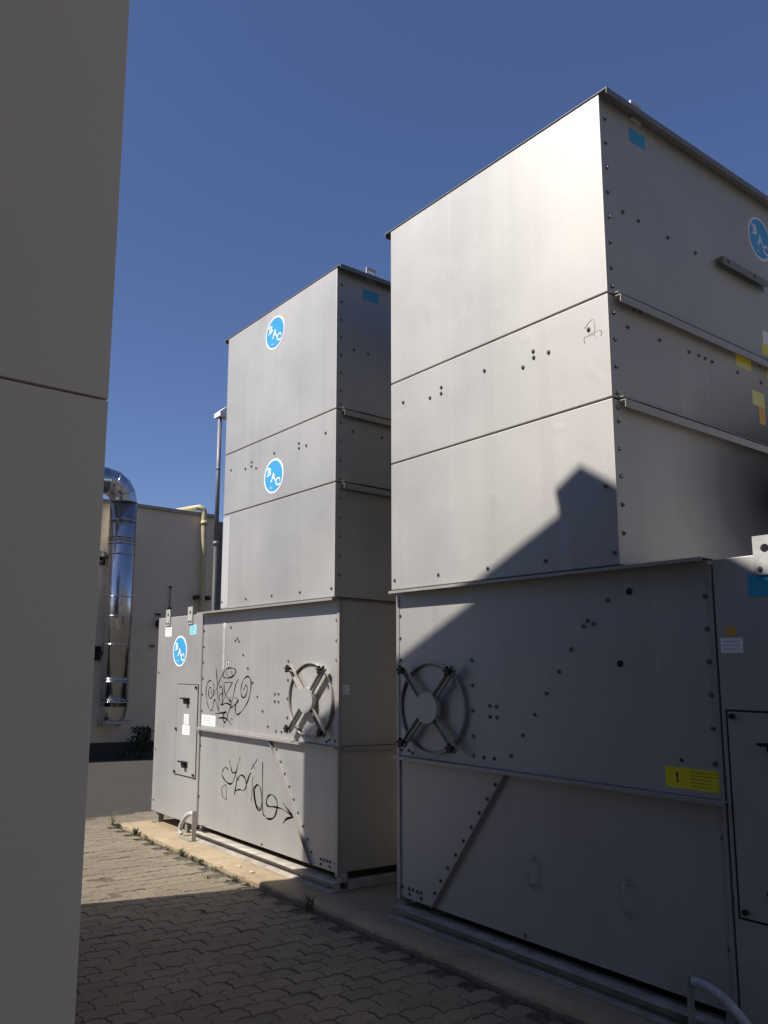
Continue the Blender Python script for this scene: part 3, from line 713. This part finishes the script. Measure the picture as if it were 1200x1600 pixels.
mb = MB(); mb.box((-10.15, 1.80, 0.68), (-9.68, 2.32, 0.72)); mb.box((-10.29, 1.85, 0.60), (-10.15, 1.90, 0.72)); mb.box((-10.29, 2.22, 0.60), (-10.15, 2.27, 0.72)); mb.build('drip_tray', EDGE, du)

# yellow pipe
yp = thing('gas_pipe', 'yellow painted pipe running up the beige wall and bending over its top', 'pipe', (-10.18, 3.90, 0.3))
mb = MB(); pp = [(-10.18, 3.92, 0.3), (-10.18, 3.90, 3.0), (-10.18, 3.88, 4.86)]
pp += [(-10.18-0.03*(1-math.cos(t)), 3.88-0.10*(1-math.cos(t)), 4.86+0.12*math.sin(t)) for t in (0.3, 0.7, 1.1, 1.57)]
pp += [(-11.5, 3.42, 4.985)]
mb.tube(pp, 0.058, 16); mb.build('pipe', YPIPE, yp)
mb = MB(); mb.cyl((-10.18, 3.885, 4.62), (-10.18, 3.885, 4.70), 0.072, n=16); mb.build('coupling', YPIPE, yp)
mb = MB(); mb.box((-10.298, 3.74, 3.08), (-10.12, 3.80, 3.16)); mb.box((-10.298, 3.96, 3.08), (-10.12, 4.06, 3.16)); mb.build('pipe_clamp', KNOB, yp)

# lamp post
lp = thing('street_lamp', 'slim grey lamp post between beige wall and farther cooling tower', 'street lamp', (-6.5, 2.16, 0.03))
mb = MB(); mb.cyl((-6.5, 2.14, 0.03), (-6.5, 2.14, 3.6), 0.038, 0.036, 16); mb.build('lower_pole', plain('dark_pole', (0.05, 0.05, 0.05), 0.6), lp)  # lower length coloured darker than the upper
mb = MB(); mb.cyl((-6.5, 2.14, 3.6), (-6.5, 2.14, 5.60), 0.037, 0.032, 16); mb.build('pole', POLE, lp)
mb = MB(); mb.cyl((-6.5, 2.14, 3.56), (-6.5, 2.14, 3.62), 0.045, n=16); mb.cyl((-6.5, 2.14, 4.75), (-6.5, 2.14, 4.79), 0.036, n=16); mb.build('pole_collar', POLE, lp)
mb = MB(); mb.prism([(2.09, 5.60), (2.20, 5.60), (2.72, 5.72), (2.72, 5.79), (2.22, 5.78), (2.09, 5.67)], 'x', -6.60, -6.40); mb.build('lamp_head', LAMPW, lp)

# bush and weeds
def leaves(mb, c, n, spread, h, size, rnd):
    for _ in range(n):
        p = Vector(c)+Vector((rnd.gauss(0, spread), rnd.gauss(0, spread), abs(rnd.random()**0.8)*h))
        d = Vector((rnd.uniform(-1, 1), rnd.uniform(-1, 1), rnd.uniform(0.1, 1.2))).normalized(); q = d.orthogonal().normalized()*size*0.28
        L = size*rnd.uniform(0.6, 1.3)
        a = mb.bm.verts.new(p); b = mb.bm.verts.new(p+d*L*0.5+q); c_ = mb.bm.verts.new(p+d*L); e = mb.bm.verts.new(p+d*L*0.5-q)
        mb.bm.faces.new((a, b, c_, e))
rnd = random.Random(11)
bu = thing('bush', 'dark low bush at the foot of the beige wall', 'bush', (-9.95, 2.62, 0.03))
mb = MB(); leaves(mb, (-9.95, 2.62, 0.10), 420, 0.10, 0.46, 0.07, rnd); leaves(mb, (-9.9, 2.3, 0.03), 90, 0.16, 0.10, 0.06, rnd); mb.build('foliage', plain('dark_leaf', (0.035, 0.045, 0.02), 0.8, 0, 0.4, 20), bu)
mb = MB()
for k in range(5): mb.tube([(-9.95, 2.62, 0.02), (-9.95+rnd.gauss(0, .06), 2.62+rnd.gauss(0, .06), 0.25), (-9.95+rnd.gauss(0, .12), 2.62+rnd.gauss(0, .12), 0.45)], 0.008, 5)
mb.build('stem', SOIL, bu)
def weed(x, y, h, n, label, mat, z=0.042):
    t_ = thing('weed', label, 'weed', (x, y, z), 'weeds along the slab edge')
    mb = MB()
    for _ in range(n):
        a = rnd.uniform(0, 6.28); L = h*rnd.uniform(0.4, 1.0); out = L*rnd.uniform(0.15, 0.7)
        b0 = Vector((x+rnd.gauss(0, 0.012), y+rnd.gauss(0, 0.010), z-0.005)); dirv = Vector((math.cos(a), math.sin(a), 0))
        mid = b0+dirv*out*0.4+Vector((0, 0, L*0.65)); tip = b0+dirv*out+Vector((0, 0, L)); sd = Vector((-dirv.y, dirv.x, 0))*0.0035
        v = [mb.bm.verts.new(p) for p in (b0-sd, b0+sd, mid+sd, mid-sd, tip)]
        mb.bm.faces.new(v[:4]); mb.bm.faces.new((v[3], v[2], v[4]))
    mb.build('blades', mat, t_)
    mb = MB(); leaves(mb, (x, y, z), n, 0.016, h*0.5, 0.020, rnd); mb.build('leaves', mat, t_)
W = [(-3.92, -0.40, 0.17, 10, 'tallest weed stalk at the far left corner of the slab', LEAF),
     (-3.80, -0.38, 0.06, 26, 'low green weed beside the slab corner nearest the beige wall', LEAF),
     (-3.36, -0.39, 0.10, 34, 'bushy weed on the slab edge left of the curved grey pipe', LEAF),
     (-3.10, -0.39, 0.07, 14, 'thin dry weed just right of the bushy one by the slab', DRYLEAF),
     (-2.93, -0.42, 0.05, 12, 'small weed in the pavers opposite the drain pipe', LEAF),
     (-2.62, -0.40, 0.04, 16, 'short yellowish weed at the slab edge past the drain pipe', DRYLEAF),
     (-2.36, -0.39, 0.09, 34, 'dense green weed against the middle of the sunlit slab edge', LEAF),
     (-2.15, -0.39, 0.06, 18, 'narrow weed right of the dense green weed on the slab edge', LEAF),
     (-1.98, -0.40, 0.07, 36, 'broad leafy weed along the slab below the graffiti arrow', LEAF),
     (-1.74, -0.40, 0.05, 16, 'sparse weed between leafy weed and shadow edge', DRYLEAF),
     (-1.58, -0.55, 0.04, 12, 'tiny weed growing out in the paver joints in sun', DRYLEAF),
     (-1.40, -0.41, 0.05, 26, 'low weed patch at the slab nearest the shadow line', LEAF),
     (-1.24, -0.41, 0.04, 16, 'last sunlit weed touching the shadow on the slab edge', DRYLEAF),
     (-0.50, -0.36, 0.13, 14, 'upright weed in the shade at the gap between the towers', LEAF),
     (-3.72, -0.02, 0.07, 14, 'weed behind the slab corner under the blower end', DRYLEAF)]
for a in W: weed(*a)
# crumbs of soil and moss where pavers meet the slab
mb = MB()
for _ in range(900):
    x = rnd.uniform(-3.9, 2.0); y = -0.365-abs(rnd.gauss(0, 0.045)); s_ = rnd.uniform(0.002, 0.007)
    rr = bmesh.ops.create_icosphere(mb.bm, subdivisions=1, radius=s_)
    for v in rr['verts']: v.co = Vector((v.co.x*rnd.uniform(.8, 1.4)+x, v.co.y+y, v.co.z*0.6+0.046))
o = mb.build('soil_crumbs', SOIL, None); o['kind'] = 'stuff'; o['label'] = 'crumbs of soil and grit where pavers meet the slab'; o['category'] = 'soil'
def stone(x, y, z, s_, label, mat=STONE):
    mb = MB(); rr = bmesh.ops.create_icosphere(mb.bm, subdivisions=2, radius=s_)
    for v in rr['verts']: v.co = Vector((v.co.x*1.5, v.co.y, v.co.z*0.5))*(1+rnd.uniform(-.15, .15))+Vector((x, y, z))
    tag(mb.build('stone', mat, None), label, 'stone', 'loose stones')
mb = MB()
for _ in range(420):
    x = rnd.uniform(-3.9, 3.0); y = rnd.uniform(-3.2, -0.45); s_ = rnd.uniform(0.0015, 0.006)
    rr = bmesh.ops.create_icosphere(mb.bm, subdivisions=1, radius=s_)
    for v in rr['verts']: v.co = Vector((v.co.x*rnd.uniform(.8, 1.8)+x, v.co.y*rnd.uniform(.8, 1.5)+y, v.co.z*0.5+0.047))
o = mb.build('yard_grit', STONE, None); o['kind'] = 'stuff'; o['label'] = 'fine pale grit scattered over the pavers'; o['category'] = 'grit'
stone(-1.63, -0.24, 0.085, 0.017, 'pale stone on the sunlit slab, left of its neighbour'); stone(-1.42, -0.25, 0.085, 0.019, 'pale stone on the sunlit slab nearest the shadow line')
stone(-2.55, -1.25, 0.048, 0.020, 'white chip lying on the sunlit pavers', WHITE); stone(-6.3, -0.1, 0.035, 0.03, 'white scrap on the grey asphalt', WHITE)
